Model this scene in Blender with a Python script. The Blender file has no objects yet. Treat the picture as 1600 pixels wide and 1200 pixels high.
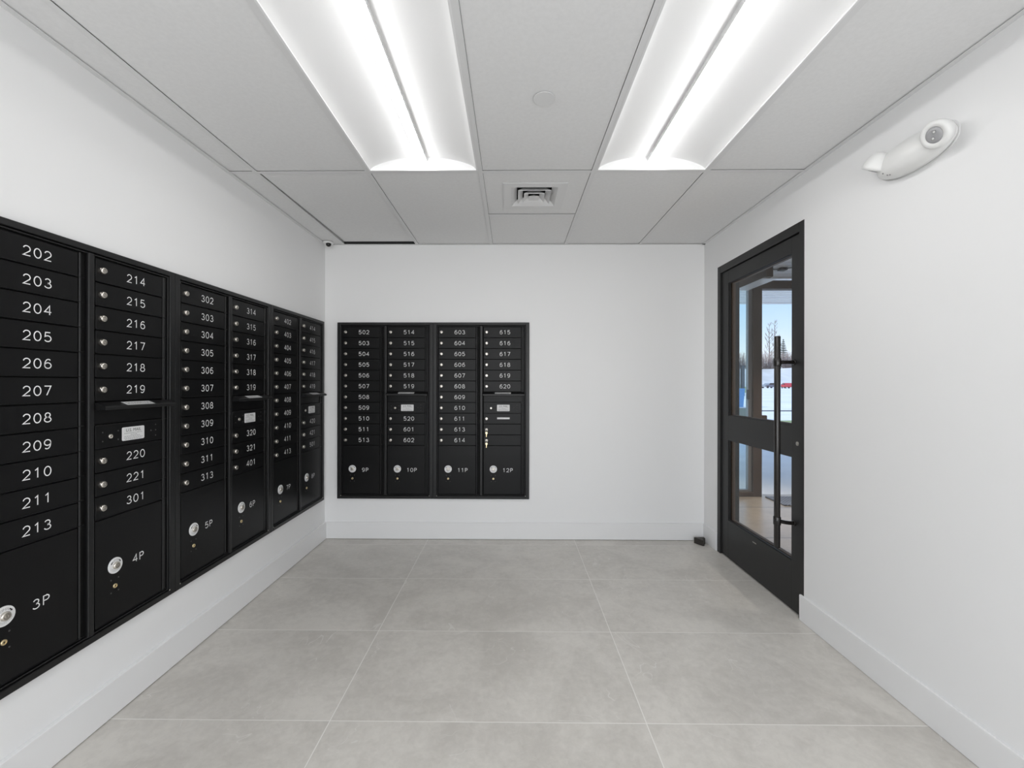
import bpy, bmesh, math, random
from mathutils import Vector, Matrix
random.seed(7)
C = bpy.context.scene
COL = C.collection
PI = math.pi

# ------------------------------------------------------------------ camera
FPX, CX, CY, YAW, ROLL, EYE = 684.61, 794.10, 598.576, -0.0094, 0.0015, 1.2871
cam_d = bpy.data.cameras.new('camera')
cam = bpy.data.objects.new('camera', cam_d)
COL.objects.link(cam)
cam_d.sensor_fit = 'HORIZONTAL'
cam_d.sensor_width = 36.0
cam_d.lens = FPX / 1600.0 * 36.0
cam_d.shift_x = (800.0 - CX) / 1600.0
cam_d.shift_y = -(600.0 - CY) / 1600.0
cam_d.clip_start = 0.05
cam_d.clip_end = 900.0
s_, c_ = math.sin(YAW), math.cos(YAW)
right, up, fwd = Vector((c_, -s_, 0)), Vector((0, 0, 1)), Vector((s_, c_, 0))
sr, cr = math.sin(ROLL), math.cos(ROLL)
r2 = right * cr + up * sr
u2 = -right * sr + up * cr
M = Matrix((r2, u2, -fwd)).transposed().to_4x4()
M.translation = Vector((0, 0, EYE))
cam.matrix_world = M
C.camera = cam

# ------------------------------------------------------------------ colour management, sky, sun, fill light
C.view_settings.view_transform = 'Standard'
C.view_settings.look = 'None'
C.view_settings.gamma = 1.0
C.view_settings.exposure = 0.0
C.view_settings.use_curve_mapping = False

w = bpy.data.worlds.new('sky')
C.world = w
w.use_nodes = True
nt = w.node_tree
nt.nodes.clear()
wo = nt.nodes.new('ShaderNodeOutputWorld')
bg = nt.nodes.new('ShaderNodeBackground')
tc = nt.nodes.new('ShaderNodeTexCoord')
sx = nt.nodes.new('ShaderNodeSeparateXYZ')
rp = nt.nodes.new('ShaderNodeValToRGB')
nt.links.new(tc.outputs['Generated'], sx.inputs[0])
nt.links.new(sx.outputs['Z'], rp.inputs[0])
nt.links.new(rp.outputs[0], bg.inputs[0])
nt.links.new(bg.outputs[0], wo.inputs[0])
e = rp.color_ramp.elements
e[0].position = 0.0
e[0].color = (0.86, 0.91, 0.96, 1)
e[1].position = 1.0
e[1].color = (0.22, 0.42, 0.80, 1)
for pos, colr in ((0.05, (0.80, 0.88, 0.96)), (0.11, (0.58, 0.76, 0.95)), (0.17, (0.44, 0.66, 0.94)), (0.35, (0.38, 0.58, 0.90))):
    el = rp.color_ramp.elements.new(pos)
    el.color = (*colr, 1)
bg.inputs[1].default_value = 1.2

sun_d = bpy.data.lights.new('sun', 'SUN')
sun_d.energy = 3.2
sun_d.angle = 0.02
sun_d.color = (1, 0.96, 0.9)
sun = bpy.data.objects.new('sun', sun_d)
COL.objects.link(sun)
sun.rotation_euler = Vector((0.80, 0.0, -0.60)).to_track_quat('-Z', 'Y').to_euler()

# fill light added in an assumed opening behind the camera, brightens the room
fill_d = bpy.data.lights.new('room_fill', 'AREA')
fill_d.shape = 'RECTANGLE'
fill_d.size, fill_d.size_y = 2.5, 2.0
fill_d.energy = 52.0
fill_d.color = (1.0, 0.995, 0.985)
fill = bpy.data.objects.new('room_fill', fill_d)
COL.objects.link(fill)
fill.location = (0.0, -2.02, 1.15)
fill.rotation_euler = (PI / 2 + 0.20, 0, 0)

STRIP_POWER = 29.0      # emission of the troffer lens bars

# ------------------------------------------------------------------ measured layout (metres)
XL, XR, YB, ZC = -1.5508, 1.5755, 3.6128, 2.4267
YF = -1.95
ZT, ZB = 1.785, 0.334
DY0, DY1, DZT = 2.380, 3.378, 2.175      # door opening in the right wall
WT = 0.14

# ------------------------------------------------------------------ materials
def mat(name, col, rough=0.5, metal=0.0, spec=0.5, emit=None, estr=0.0):
    m = bpy.data.materials.new(name)
    m.use_nodes = True
    b = m.node_tree.nodes['Principled BSDF']
    b.inputs['Base Color'].default_value = (*col, 1)
    b.inputs['Roughness'].default_value = rough
    b.inputs['Metallic'].default_value = metal
    b.inputs['Specular IOR Level'].default_value = spec
    if emit:
        b.inputs['Emission Color'].default_value = (*emit, 1)
        b.inputs['Emission Strength'].default_value = estr
    return m

def add_noise(m, col_a, col_b, scale, detail=6, rough=0.6, lo=0.35, hi=0.65, bump=0.0, bscale=None, stretch=(1, 1, 1), dist=0.002):
    t = m.node_tree
    b = t.nodes['Principled BSDF']
    tc = t.nodes.new('ShaderNodeTexCoord')
    mp = t.nodes.new('ShaderNodeMapping')
    mp.inputs['Scale'].default_value = stretch
    t.links.new(tc.outputs['Object'], mp.inputs[0])
    if col_a is not None:
        n = t.nodes.new('ShaderNodeTexNoise')
        n.inputs['Scale'].default_value = scale
        n.inputs['Detail'].default_value = detail
        n.inputs['Roughness'].default_value = rough
        t.links.new(mp.outputs[0], n.inputs['Vector'])
        r = t.nodes.new('ShaderNodeValToRGB')
        r.color_ramp.elements[0].position = lo
        r.color_ramp.elements[0].color = (*col_a, 1)
        r.color_ramp.elements[1].position = hi
        r.color_ramp.elements[1].color = (*col_b, 1)
        t.links.new(n.outputs['Fac'], r.inputs[0])
        t.links.new(r.outputs[0], b.inputs['Base Color'])
    if bump:
        n2 = t.nodes.new('ShaderNodeTexNoise')
        n2.inputs['Scale'].default_value = bscale or scale
        n2.inputs['Detail'].default_value = 3
        t.links.new(mp.outputs[0], n2.inputs['Vector'])
        bp = t.nodes.new('ShaderNodeBump')
        bp.inputs['Strength'].default_value = bump
        bp.inputs['Distance'].default_value = dist
        t.links.new(n2.outputs['Fac'], bp.inputs['Height'])
        t.links.new(bp.outputs[0], b.inputs['Normal'])
    return m

def math_node(t, op, a, b=None, c=None):
    n = t.nodes.new('ShaderNodeMath')
    n.operation = op
    for i, v in enumerate((a, b, c)):
        if v is None:
            continue
        if isinstance(v, (int, float)):
            n.inputs[i].default_value = v
        else:
            t.links.new(v, n.inputs[i])
    return n.outputs[0]

def mix_col(t, fac, a, b):
    n = t.nodes.new('ShaderNodeMix')
    n.data_type = 'RGBA'
    for sock, v in ((n.inputs['Factor'], fac), (n.inputs[6], a), (n.inputs[7], b)):
        if isinstance(v, tuple):
            sock.default_value = (*v, 1)
        elif isinstance(v, (int, float)):
            sock.default_value = v
        else:
            t.links.new(v, sock)
    return n.outputs[2]

def tile_floor_mat(name, x0, y0, wx, wy, grout, base_a, base_b, vein, grout_col, rough=0.36):
    m = mat(name, base_a, rough)
    t = m.node_tree
    b = t.nodes['Principled BSDF']
    g = t.nodes.new('ShaderNodeNewGeometry')
    s = t.nodes.new('ShaderNodeSeparateXYZ')
    t.links.new(g.outputs['Position'], s.inputs[0])
    def frac(sock, o, wd):
        q = math_node(t, 'DIVIDE', math_node(t, 'SUBTRACT', sock, o), wd)
        fl = math_node(t, 'FLOOR', q)
        fr = math_node(t, 'SUBTRACT', q, fl)
        d = math_node(t, 'MINIMUM', fr, math_node(t, 'SUBTRACT', 1.0, fr))
        return fl, math_node(t, 'MULTIPLY', d, wd)
    fx, dx = frac(s.outputs['X'], x0, wx)
    fy, dy = frac(s.outputs['Y'], y0, wy)
    isg = math_node(t, 'LESS_THAN', math_node(t, 'MINIMUM', dx, dy), grout / 2)
    # each tile samples the stone pattern at its own offset
    cmb = t.nodes.new('ShaderNodeCombineXYZ')
    t.links.new(math_node(t, 'ADD', s.outputs['X'], math_node(t, 'MULTIPLY', fx, 3.7)), cmb.inputs[0])
    t.links.new(math_node(t, 'ADD', s.outputs['Y'], math_node(t, 'MULTIPLY', fy, 5.3)), cmb.inputs[1])
    t.links.new(math_node(t, 'ADD', math_node(t, 'MULTIPLY', fx, 1.9), math_node(t, 'MULTIPLY', fy, 2.3)), cmb.inputs[2])
    def noise(scale, det, rgh, dist=0.0):
        n = t.nodes.new('ShaderNodeTexNoise')
        n.inputs['Scale'].default_value = scale
        n.inputs['Detail'].default_value = det
        n.inputs['Roughness'].default_value = rgh
        n.inputs['Distortion'].default_value = dist
        t.links.new(cmb.outputs[0], n.inputs['Vector'])
        return n.outputs['Fac']
    cloud = noise(2.6, 8, 0.62, 0.6)
    fine = noise(28, 8, 0.7, 0.4)
    mixf = math_node(t, 'ADD', math_node(t, 'MULTIPLY', cloud, 0.62), math_node(t, 'MULTIPLY', fine, 0.38))
    r = t.nodes.new('ShaderNodeValToRGB')
    r.color_ramp.elements[0].position = 0.40
    r.color_ramp.elements[0].color = (*base_a, 1)
    r.color_ramp.elements[1].position = 0.60
    r.color_ramp.elements[1].color = (*base_b, 1)
    t.links.new(mixf, r.inputs[0])
    vn = noise(1.7, 3, 0.5, 1.6)
    vd = math_node(t, 'ABSOLUTE', math_node(t, 'SUBTRACT', vn, 0.5))
    vm = math_node(t, 'MULTIPLY', math_node(t, 'LESS_THAN', vd, 0.0022), math_node(t, 'GREATER_THAN', noise(3.1, 2, 0.5), 0.54))
    vm = math_node(t, 'MULTIPLY', vm, 0.45)
    c1 = mix_col(t, vm, r.outputs[0], vein)
    c2 = mix_col(t, isg, c1, grout_col)
    t.links.new(c2, b.inputs['Base Color'])
    bp = t.nodes.new('ShaderNodeBump')
    bp.inputs['Strength'].default_value = 0.15
    bp.inputs['Distance'].default_value = 0.001
    t.links.new(math_node(t, 'SUBTRACT', fine, isg), bp.inputs['Height'])
    t.links.new(bp.outputs[0], b.inputs['Normal'])
    return m

def glass_mat(name, tint=(0.96, 0.98, 0.98), refl=1.0):
    m = bpy.data.materials.new(name)
    m.use_nodes = True
    t = m.node_tree
    t.nodes.clear()
    o = t.nodes.new('ShaderNodeOutputMaterial')
    tr = t.nodes.new('ShaderNodeBsdfTransparent')
    tr.inputs[0].default_value = (*tint, 1)
    gl = t.nodes.new('ShaderNodeBsdfGlossy')
    gl.inputs['Roughness'].default_value = 0.01
    gl.inputs[0].default_value = (refl, refl, refl, 1)
    lw = t.nodes.new('ShaderNodeLayerWeight')
    lw.inputs[0].default_value = 0.5
    fr = t.nodes.new('ShaderNodeMath')
    fr.operation = 'MULTIPLY_ADD'
    p5 = t.nodes.new('ShaderNodeMath')
    p5.operation = 'POWER'
    p5.inputs[1].default_value = 5.0
    t.links.new(lw.outputs['Facing'], p5.inputs[0])
    t.links.new(p5.outputs[0], fr.inputs[0])
    fr.inputs[1].default_value = 0.48
    fr.inputs[2].default_value = 0.02
    mx = t.nodes.new('ShaderNodeMixShader')
    t.links.new(fr.outputs[0], mx.inputs[0])
    t.links.new(tr.outputs[0], mx.inputs[1])
    t.links.new(gl.outputs[0], mx.inputs[2])
    t.links.new(mx.outputs[0], o.inputs[0])
    return m

WALLC = (0.86, 0.86, 0.861)
m_wall = add_noise(mat('white wall paint', WALLC, 0.6, spec=0.3), None, None, 1, bump=0.06, bscale=160, dist=0.001)
m_base = mat('white gloss trim paint', (0.84, 0.84, 0.842), 0.35)
m_tile = add_noise(mat('ceiling tile', (0.80, 0.80, 0.80), 0.9, spec=0.1), (0.785, 0.785, 0.785), (0.815, 0.815, 0.815), 60, bump=0.12, bscale=420, dist=0.001)
m_grid = mat('white ceiling grid paint', (0.75, 0.75, 0.75), 0.5)
m_void_shade = mat('void shade', (0.03, 0.03, 0.03), 0.9)  # near-black colour stands in for the shade of unlit voids
m_floor = tile_floor_mat('grey stone floor tile', -0.6925, 1.6622, 1.202, 0.608, 0.0036,
                         (0.545, 0.520, 0.480), (0.675, 0.648, 0.603), (0.78, 0.765, 0.735), (0.82, 0.80, 0.765))
m_vfloor = tile_floor_mat('tan vestibule tile', -0.6925, 3.676, 1.202, 0.906, 0.012,
                          (0.30, 0.245, 0.19), (0.40, 0.335, 0.265), (0.46, 0.40, 0.33), (0.06, 0.05, 0.04), 0.3)
m_black = add_noise(mat('black powder coat', (0.0085, 0.0085, 0.0088), 0.36, spec=0.36), None, None, 1, bump=0.10, bscale=900, dist=0.0006)
m_blackdoor = add_noise(mat('black brushed door panel', (0.0050, 0.0050, 0.0053), 0.36, spec=0.20), None, None, 1, bump=0.05, bscale=700, stretch=(1, 1, 6), dist=0.0005)
m_rivet = mat('dark steel rivet', (0.10, 0.10, 0.10), 0.35, 0.7)
m_gap = mat('dark recess', (0.003, 0.003, 0.003), 0.7, spec=0.2)
m_nickel = mat('worn nickel', (0.74, 0.70, 0.64), 0.28, 1.0)
m_nickel_d = mat('nickel lock core', (0.42, 0.40, 0.37), 0.35, 1.0)
m_brass = mat('brass', (0.82, 0.68, 0.42), 0.3, 1.0)
m_white_ink = mat('white engraving', (0.88, 0.88, 0.88), 0.6)
m_plate = mat('aluminium label plate', (0.72, 0.72, 0.72), 0.5, 0.0)
m_ink = mat('black ink', (0.012, 0.012, 0.012), 0.6)
m_ink_g = mat('faint grey ink', (0.30, 0.30, 0.30), 0.6)
m_ringw = mat('white plastic ring', (0.80, 0.80, 0.80), 0.35)
m_doorblk = add_noise(mat('black door paint', (0.017, 0.017, 0.017), 0.45, spec=0.35), None, None, 1, bump=0.03, bscale=300, dist=0.0005)
m_hand = mat('dark bronze pull', (0.012, 0.010, 0.009), 0.25, 0.0, 0.6)
m_bronze = add_noise(mat('bronze storefront frame', (0.072, 0.044, 0.028), 0.55, spec=0.3), (0.066, 0.040, 0.026), (0.080, 0.050, 0.032), 4)
m_alu = mat('grey aluminium', (0.30, 0.31, 0.32), 0.4, 0.6)
m_glass = glass_mat('clear glass', (0.985, 0.99, 0.99))
m_glass_t = glass_mat('tinted sidelight glass', (0.90, 0.965, 0.96))
m_refl = mat('white troffer reflector', (0.86, 0.86, 0.86), 0.6, spec=0.2)
m_lens = mat('lit troffer lens', (0.9, 0.9, 0.9), 0.5, emit=(1, 0.995, 0.985), estr=STRIP_POWER)
m_wplastic = mat('white plastic', (0.78, 0.78, 0.77), 0.32)
m_wplastic2 = mat('white satin plastic', (0.70, 0.70, 0.70), 0.45)
m_lensgrey = mat('grey lamp lens', (0.36, 0.36, 0.37), 0.2)
m_domeblk = mat('smoked dome', (0.008, 0.008, 0.008), 0.08)
m_rubber = mat('dark bronze stop', (0.030, 0.026, 0.022), 0.5)
m_vwall = mat('vestibule paint', (0.62, 0.60, 0.57), 0.6)
m_plank = mat('white plank soffit', (0.72, 0.73, 0.74), 0.5)
m_seam = mat('dark plank seam', (0.06, 0.065, 0.07), 0.7)
m_soffit = mat('ribbed metal soffit', (0.75, 0.76, 0.78), 0.4)
m_snow = add_noise(mat('snowy lot', (0.8, 0.82, 0.86), 0.7), (0.74, 0.75, 0.77), (0.93, 0.93, 0.93), 0.35, stretch=(0.4, 1.6, 1))
m_walk = add_noise(mat('pale concrete', (0.62, 0.66, 0.72), 0.8), (0.78, 0.79, 0.81), (0.88, 0.88, 0.89), 1.3)
m_kerb = mat('dark kerb', (0.10, 0.11, 0.12), 0.8)
m_grass = add_noise(mat('winter grass', (0.25, 0.32, 0.14), 0.9), (0.20, 0.29, 0.10), (0.42, 0.46, 0.26), 3)
m_bank = add_noise(mat('pale bank', (0.7, 0.7, 0.68), 0.9), (0.60, 0.60, 0.58), (0.82, 0.82, 0.82), 0.12)
m_bark = mat('grey bark', (0.22, 0.18, 0.17), 0.9)
m_brush = mat('brown twigs', (0.34, 0.27, 0.25), 0.9)
m_needle = mat('dark spruce needles', (0.035, 0.055, 0.045), 0.9)
m_mat = mat('blue grey entrance mat', (0.10, 0.12, 0.16), 0.9)
t = m_mat.node_tree
ch = t.nodes.new('ShaderNodeTexBrick')
ch.inputs['Color1'].default_value = (0.045, 0.055, 0.08, 1)
ch.inputs['Color2'].default_value = (0.06, 0.07, 0.10, 1)
ch.inputs['Mortar'].default_value = (0.36, 0.40, 0.48, 1)
ch.inputs['Scale'].default_value = 14
ch.inputs['Mortar Size'].default_value = 0.03
tcx = t.nodes.new('ShaderNodeTexCoord')
t.links.new(tcx.outputs['Object'], ch.inputs['Vector'])
t.links.new(ch.outputs['Color'], t.nodes['Principled BSDF'].inputs['Base Color'])

# ------------------------------------------------------------------ mesh helpers
class MB:
    """collects shapes, builds them as one mesh object"""
    def __init__(self):
        self.bm = bmesh.new()
        self.mats = []
    def mi(self, m):
        if m not in self.mats:
            self.mats.append(m)
        return self.mats.index(m)
    def _done(self, verts, m, smooth=False, M=None):
        fs = set()
        for v in verts:
            for f in v.link_faces:
                fs.add(f)
        i = self.mi(m)
        for f in fs:
            f.material_index = i
            f.smooth = smooth
        if M is not None:
            bmesh.ops.transform(self.bm, matrix=M, verts=verts)
    def box(self, a, b, m, bev=0.0, seg=1):
        lo = [min(p, q) for p, q in zip(a, b)]
        hi = [max(p, q) for p, q in zip(a, b)]
        tmp = bmesh.new()
        r = bmesh.ops.create_cube(tmp, size=1)
        for v in tmp.verts:
            v.co = Vector([(lo[i] + hi[i]) / 2 + v.co[i] * (hi[i] - lo[i]) for i in range(3)])
        if bev:
            bmesh.ops.bevel(tmp, geom=list(tmp.edges), offset=bev, segments=seg, affect='EDGES', profile=0.5)
        self.merge(tmp, m)
    def merge(self, tmp, m, smooth=False, M=None):
        i = self.mi(m)
        mp = {}
        for v in tmp.verts:
            mp[v] = self.bm.verts.new(M @ v.co if M is not None else v.co)
        for f in tmp.faces:
            try:
                nf = self.bm.faces.new([mp[v] for v in f.verts])
            except ValueError:
                continue
            nf.material_index = i
            nf.smooth = smooth or f.smooth
        tmp.free()
    def quad(self, pts, m, smooth=False):
        f = self.bm.faces.new([self.bm.verts.new(p) for p in pts])
        f.material_index = self.mi(m)
        f.smooth = smooth
    def prism(self, poly, vec, m):
        """extrude a 3-D polygon along vec"""
        vec = Vector(vec)
        a = [self.bm.verts.new(Vector(p)) for p in poly]
        b = [self.bm.verts.new(Vector(p) + vec) for p in poly]
        n = len(poly)
        i = self.mi(m)
        fs = [self.bm.faces.new(a[::-1]), self.bm.faces.new(b)]
        for k in range(n):
            fs.append(self.bm.faces.new((a[k], a[(k + 1) % n], b[(k + 1) % n], b[k])))
        for f in fs:
            f.material_index = i
        bmesh.ops.recalc_face_normals(self.bm, faces=fs)
    def lathe(self, prof, m, origin=(0, 0, 0), axis=(0, 0, 1), n=32, smooth=True, cap=True):
        """prof: list of (radius, height) along axis"""
        ax = Vector(axis).normalized()
        q = Vector((0, 0, 1)).rotation_difference(ax)
        o = Vector(origin)
        rings = []
        for r, h in prof:
            if r < 1e-6:
                rings.append([self.bm.verts.new(o + q @ Vector((0, 0, h)))])
            else:
                rings.append([self.bm.verts.new(o + q @ Vector((r * math.cos(2 * PI * k / n), r * math.sin(2 * PI * k / n), h))) for k in range(n)])
        i = self.mi(m)
        fs = []
        for A, B in zip(rings, rings[1:]):
            if len(A) == 1 and len(B) == 1:
                continue
            for k in range(n):
                k2 = (k + 1) % n
                if len(A) == 1:
                    f = self.bm.faces.new((A[0], B[k2], B[k]))
                elif len(B) == 1:
                    f = self.bm.faces.new((A[k], A[k2], B[0]))
                else:
                    f = self.bm.faces.new((A[k], A[k2], B[k2], B[k]))
                f.smooth = smooth
                f.material_index = i
                fs.append(f)
        if cap:
            for R in (rings[0], rings[-1]):
                if len(R) > 2:
                    f = self.bm.faces.new(R)
                    f.material_index = i
                    fs.append(f)
        bmesh.ops.recalc_face_normals(self.bm, faces=fs)
    def cyl(self, a, b, r, m, n=20, r2=None, smooth=True):
        a, b = Vector(a), Vector(b)
        self.lathe([(r, 0), (r if r2 is None else r2, (b - a).length)], m, a, b - a, n, smooth)
    def tube(self, pts, rad, m, n=10):
        """round tube along points; rad a number or one per point"""
        pts = [Vector(p) for p in pts]
        rad = [rad] * len(pts) if isinstance(rad, (int, float)) else rad
        rings = []
        ref = Vector((0.123, 0.31, 0.94))
        for k, p in enumerate(pts):
            d = (pts[min(k + 1, len(pts) - 1)] - pts[max(k - 1, 0)]).normalized()
            u = d.cross(ref).normalized()
            v = d.cross(u)
            rings.append([self.bm.verts.new(p + (u * math.cos(2 * PI * j / n) + v * math.sin(2 * PI * j / n)) * rad[k]) for j in range(n)])
        i = self.mi(m)
        fs = []
        for A, B in zip(rings, rings[1:]):
            for j in range(n):
                f = self.bm.faces.new((A[j], A[(j + 1) % n], B[(j + 1) % n], B[j]))
                f.smooth = True
                f.material_index = i
                fs.append(f)
        for R in (rings[0], rings[-1]):
            f = self.bm.faces.new(R)
            f.material_index = i
            fs.append(f)
        bmesh.ops.recalc_face_normals(self.bm, faces=fs)
    def grid(self, fn, nu, nv, m, smooth=True):
        V = [[self.bm.verts.new(fn(a / nu, b / nv)) for b in range(nv + 1)] for a in range(nu + 1)]
        i = self.mi(m)
        for a in range(nu):
            for b in range(nv):
                f = self.bm.faces.new((V[a][b], V[a + 1][b], V[a + 1][b + 1], V[a][b + 1]))
                f.smooth = smooth
                f.material_index = i
    def mesh(self, name):
        me = bpy.data.meshes.new(name)
        self.bm.to_mesh(me)
        self.bm.free()
        for m in self.mats:
            me.materials.append(m)
        return me
    def build(self, name, parent=None, loc=None):
        return link(name, self.mesh(name), parent, loc)

def link(name, me, parent=None, loc=None):
    o = bpy.data.objects.new(name, me)
    COL.objects.link(o)
    if parent is not None:
        o.parent = parent
    if loc is not None:
        o.location = loc
    return o

def tag(o, label=None, cat=None, group=None, kind=None):
    if label:
        o['label'] = label
    if cat:
        o['category'] = cat
    if group:
        o['group'] = group
    if kind:
        o['kind'] = kind
    return o

def thing(name, label, cat, loc=(0, 0, 0), rotz=0.0, group=None, kind=None):
    o = bpy.data.objects.new(name, None)
    o.empty_display_size = 0.1
    COL.objects.link(o)
    o.location = loc
    o.rotation_euler = (0, 0, rotz)
    return tag(o, label, cat, group, kind)

def structure(mb, name, label=None):
    return tag(mb.build(name), label, None, None, 'structure')

def copy_tree(o, parent=None):
    c = o.copy()
    COL.objects.link(c)
    if parent is not None:
        c.parent = parent
    for ch in list(o.children):
        copy_tree(ch, c)
    return c

def text_mesh(body, size, m, spacing=1.0):
    cu = bpy.data.curves.new('lettering', 'FONT')
    cu.body = body
    cu.size = size
    cu.align_x = 'CENTER'
    cu.align_y = 'CENTER'
    cu.space_character = spacing
    ob = bpy.data.objects.new('lettering', cu)
    me = bpy.data.meshes.new_from_object(ob)
    bpy.data.objects.remove(ob)
    bpy.data.curves.remove(cu)
    tmp = bmesh.new()
    tmp.from_mesh(me)
    bpy.data.meshes.remove(me)
    return tmp

# engraved single-stroke numerals, unit height
def arc(cx, cy, rx, ry, a0, a1, n=14):
    return [(cx + rx * math.cos(math.radians(a0 + (a1 - a0) * k / n)), cy + ry * math.sin(math.radians(a0 + (a1 - a0) * k / n))) for k in range(n + 1)]
six = [(0.60, 0.90), (0.50, 0.98), (0.38, 1.0), (0.24, 0.95), (0.12, 0.80), (0.04, 0.58), (0.02, 0.34)]
GL = {
    '0': [arc(0.34, 0.5, 0.34, 0.5, 0, 360, 28)],
    '1': [[(0.12, 0.80), (0.38, 1.0), (0.38, 0.0)]],
    '2': [arc(0.34, 0.69, 0.32, 0.31, 168, -38) + [(0.0, 0.0), (0.68, 0.0)]],
    '3': [arc(0.33, 0.76, 0.27, 0.24, 160, -90) + arc(0.33, 0.26, 0.34, 0.26, 90, -160)],
    '4': [[(0.52, 0.0), (0.52, 1.0), (0.0, 0.30), (0.70, 0.30)]],
    '5': [[(0.60, 1.0), (0.10, 1.0), (0.05, 0.54)] + arc(0.32, 0.32, 0.35, 0.32, 130, -150)],
    '6': [six + arc(0.35, 0.31, 0.33, 0.31, 180, -180, 24)],
    '7': [[(0.0, 1.0), (0.67, 1.0), (0.24, 0.0)]],
    '8': [arc(0.34, 0.76, 0.26, 0.24, 0, 360, 22), arc(0.34, 0.26, 0.34, 0.26, 0, 360, 24)],
    'P': [[(0.05, 0.0), (0.05, 1.0), (0.38, 1.0)] + arc(0.38, 0.74, 0.27, 0.26, 90, -90, 12) + [(0.05, 0.48)]],
}
GL['9'] = [[(0.68 - x, 1.0 - y) for x, y in st] for st in GL['6']]

def number_mesh(s, h, wgt=0.0033):
    """flat engraved numerals, centred, lying in the x-z plane and facing -y"""
    mb = MB()
    adv = h * 1.05
    x0 = -(adv * (len(s) - 1) + 0.68 * h) / 2
    for k, chn in enumerate(s):
        for st in GL[chn]:
            P = [Vector((x0 + adv * k + px * h, pz * h - h / 2)) for px, pz in st]
            n = len(P)
            closed = (P[0] - P[-1]).length < 1e-6
            L, R = [], []
            for j in range(n):
                if closed and j in (0, n - 1):
                    d0, d1 = (P[0] - P[n - 2]).normalized(), (P[1] - P[0]).normalized()
                else:
                    d1 = (P[min(j + 1, n - 1)] - P[min(j, n - 2)]).normalized()
                    d0 = (P[max(j, 1)] - P[max(j - 1, 0)]).normalized()
                n0, n1 = Vector((-d0.y, d0.x)), Vector((-d1.y, d1.x))
                b = n0 + n1
                b = b / max(b.length, 1e-6)
                b = b * min(1.0 / max(b.dot(n0), 0.35), 2.2) * wgt / 2
                L.append(P[j] + b)
                R.append(P[j] - b)
            for j in range(n - 1):
                mb.quad([(q.x, 0, q.y) for q in (R[j], R[j + 1], L[j + 1], L[j])], m_white_ink)
    return mb.mesh('number')

# ------------------------------------------------------------------ room shell
mb = MB()
mb.box((XL - WT, YF, -0.05), (XR + WT + 0.0, YB + WT, 0.0), m_floor)
structure(mb, 'floor')

mb = MB()
mb.box((XL - WT, YF - 0.3, -0.05), (XL, YB, 2.80), m_wall)
structure(mb, 'wall_left')
mb = MB()
mb.box((XL - WT, YB, -0.05), (XR, YB + WT, ZC + 0.004), m_wall)
mb.box((XL - WT, YB, ZC + 0.004), (XR, YB + WT, 2.80), m_void_shade)  # wall above the ceiling coloured dark for the plenum's shade
structure(mb, 'wall_back')
mb = MB()
mb.box((XR, YF - 0.3, -0.05), (XR + WT, DY0, 2.80), m_wall)
mb.box((XR, DY1, -0.05), (XR + WT, YB + WT, 2.80), m_wall)
mb.box((XR, DY0, DZT), (XR + WT, DY1, 2.80), m_wall)
structure(mb, 'wall_right')
mb = MB()
mb.box((XL, YF - 0.12, 0), (-1.27, YF, 2.80), m_wall)
mb.box((1.27, YF - 0.12, 0), (XR, YF, 2.80), m_wall)
mb.box((-1.27, YF - 0.12, 2.16), (1.27, YF, 2.80), m_wall)
structure(mb, 'wall_front')

# baseboards
bt = 0.1394
def baseboard(name, a, b):
    mb = MB()
    mb.box(a, b, m_base, 0.0015)
    structure(mb, name)
baseboard('baseboard_left', (XL, YF, 0.003), (XL + 0.0185, YB - 0.0139, bt))
baseboard('baseboard_back', (XL, YB - 0.0139, 0.003), (XR, YB, bt))
mb = MB()
mb.box((XR - 0.0120, DY1 + 0.001, 0.001), (XR, YB - 0.0139, bt), m_base, 0.0015)
mb.box((XR - 0.0120, YF, 0.001), (XR, DY0 + 0.022, bt), m_base, 0.0015)
structure(mb, 'baseboard_right')

# ------------------------------------------------------------------ ceiling: lay-in tiles on a tee grid
TX = [-1.3940, -0.7845, -0.1745, 0.4365, 1.0450]
TY = [2.366, 1.146, -0.074, -1.294]
TW = 0.025
ZTILE = ZC + 0.0045
cols = list(zip([XL] + TX, TX + [XR]))
rows = [(TY[0], YB), (TY[1], TY[0]), (TY[2], TY[1]), (TY[3], TY[2]), (YF, TY[3])]
LIGHTS = {(2, 1), (4, 1), (2, 3), (4, 3)}
g = 0.0134
mb = MB()
for ci, (xa, xb) in enumerate(cols):
    for ri, (ya, yb) in enumerate(rows):
        if (ci, ri) in LIGHTS:
            continue
        subs = [(ya, yb)]
        if ci == 3 and ri == 0:
            subs = [(ya, 2.971), (2.971, yb)]
        for a, b in subs:
            x0, x1 = xa + (g if ci else 0), xb - (g if ci < 5 else 0)
            y0, y1 = a + g, b - g
            if ci == 3 and ri == 0 and b < 3:
                # tile around the diffuser opening
                hx0, hx1, hy0, hy1 = -0.02, 0.28, 2.53, 2.84
                for q in (((x0, y0), (x1, hy0)), ((x0, hy1), (x1, y1)), ((x0, hy0), (hx0, hy1)), ((hx1, hy0), (x1, hy1))):
                    mb.box((*q[0], ZTILE), (*q[1], ZTILE + 0.016), m_tile)
            elif ci == 1 and ri == 0:
                # this tile sits crooked: its far edge stops short of the wall and rides up
                y1 = b - 0.035
                z1 = ZTILE + 0.014
                mb.prism([(x0 + 0.004, y0, ZTILE), (x1, y0, ZTILE), (x1, y1, z1), (x0 + 0.004, y1, z1)], (0, 0, 0.016), m_tile)
            else:
                mb.box((x0, y0, ZTILE), (x1, y1, ZTILE + 0.016), m_tile)
ceil = structure(mb, 'ceiling')
mb = MB()
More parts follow.
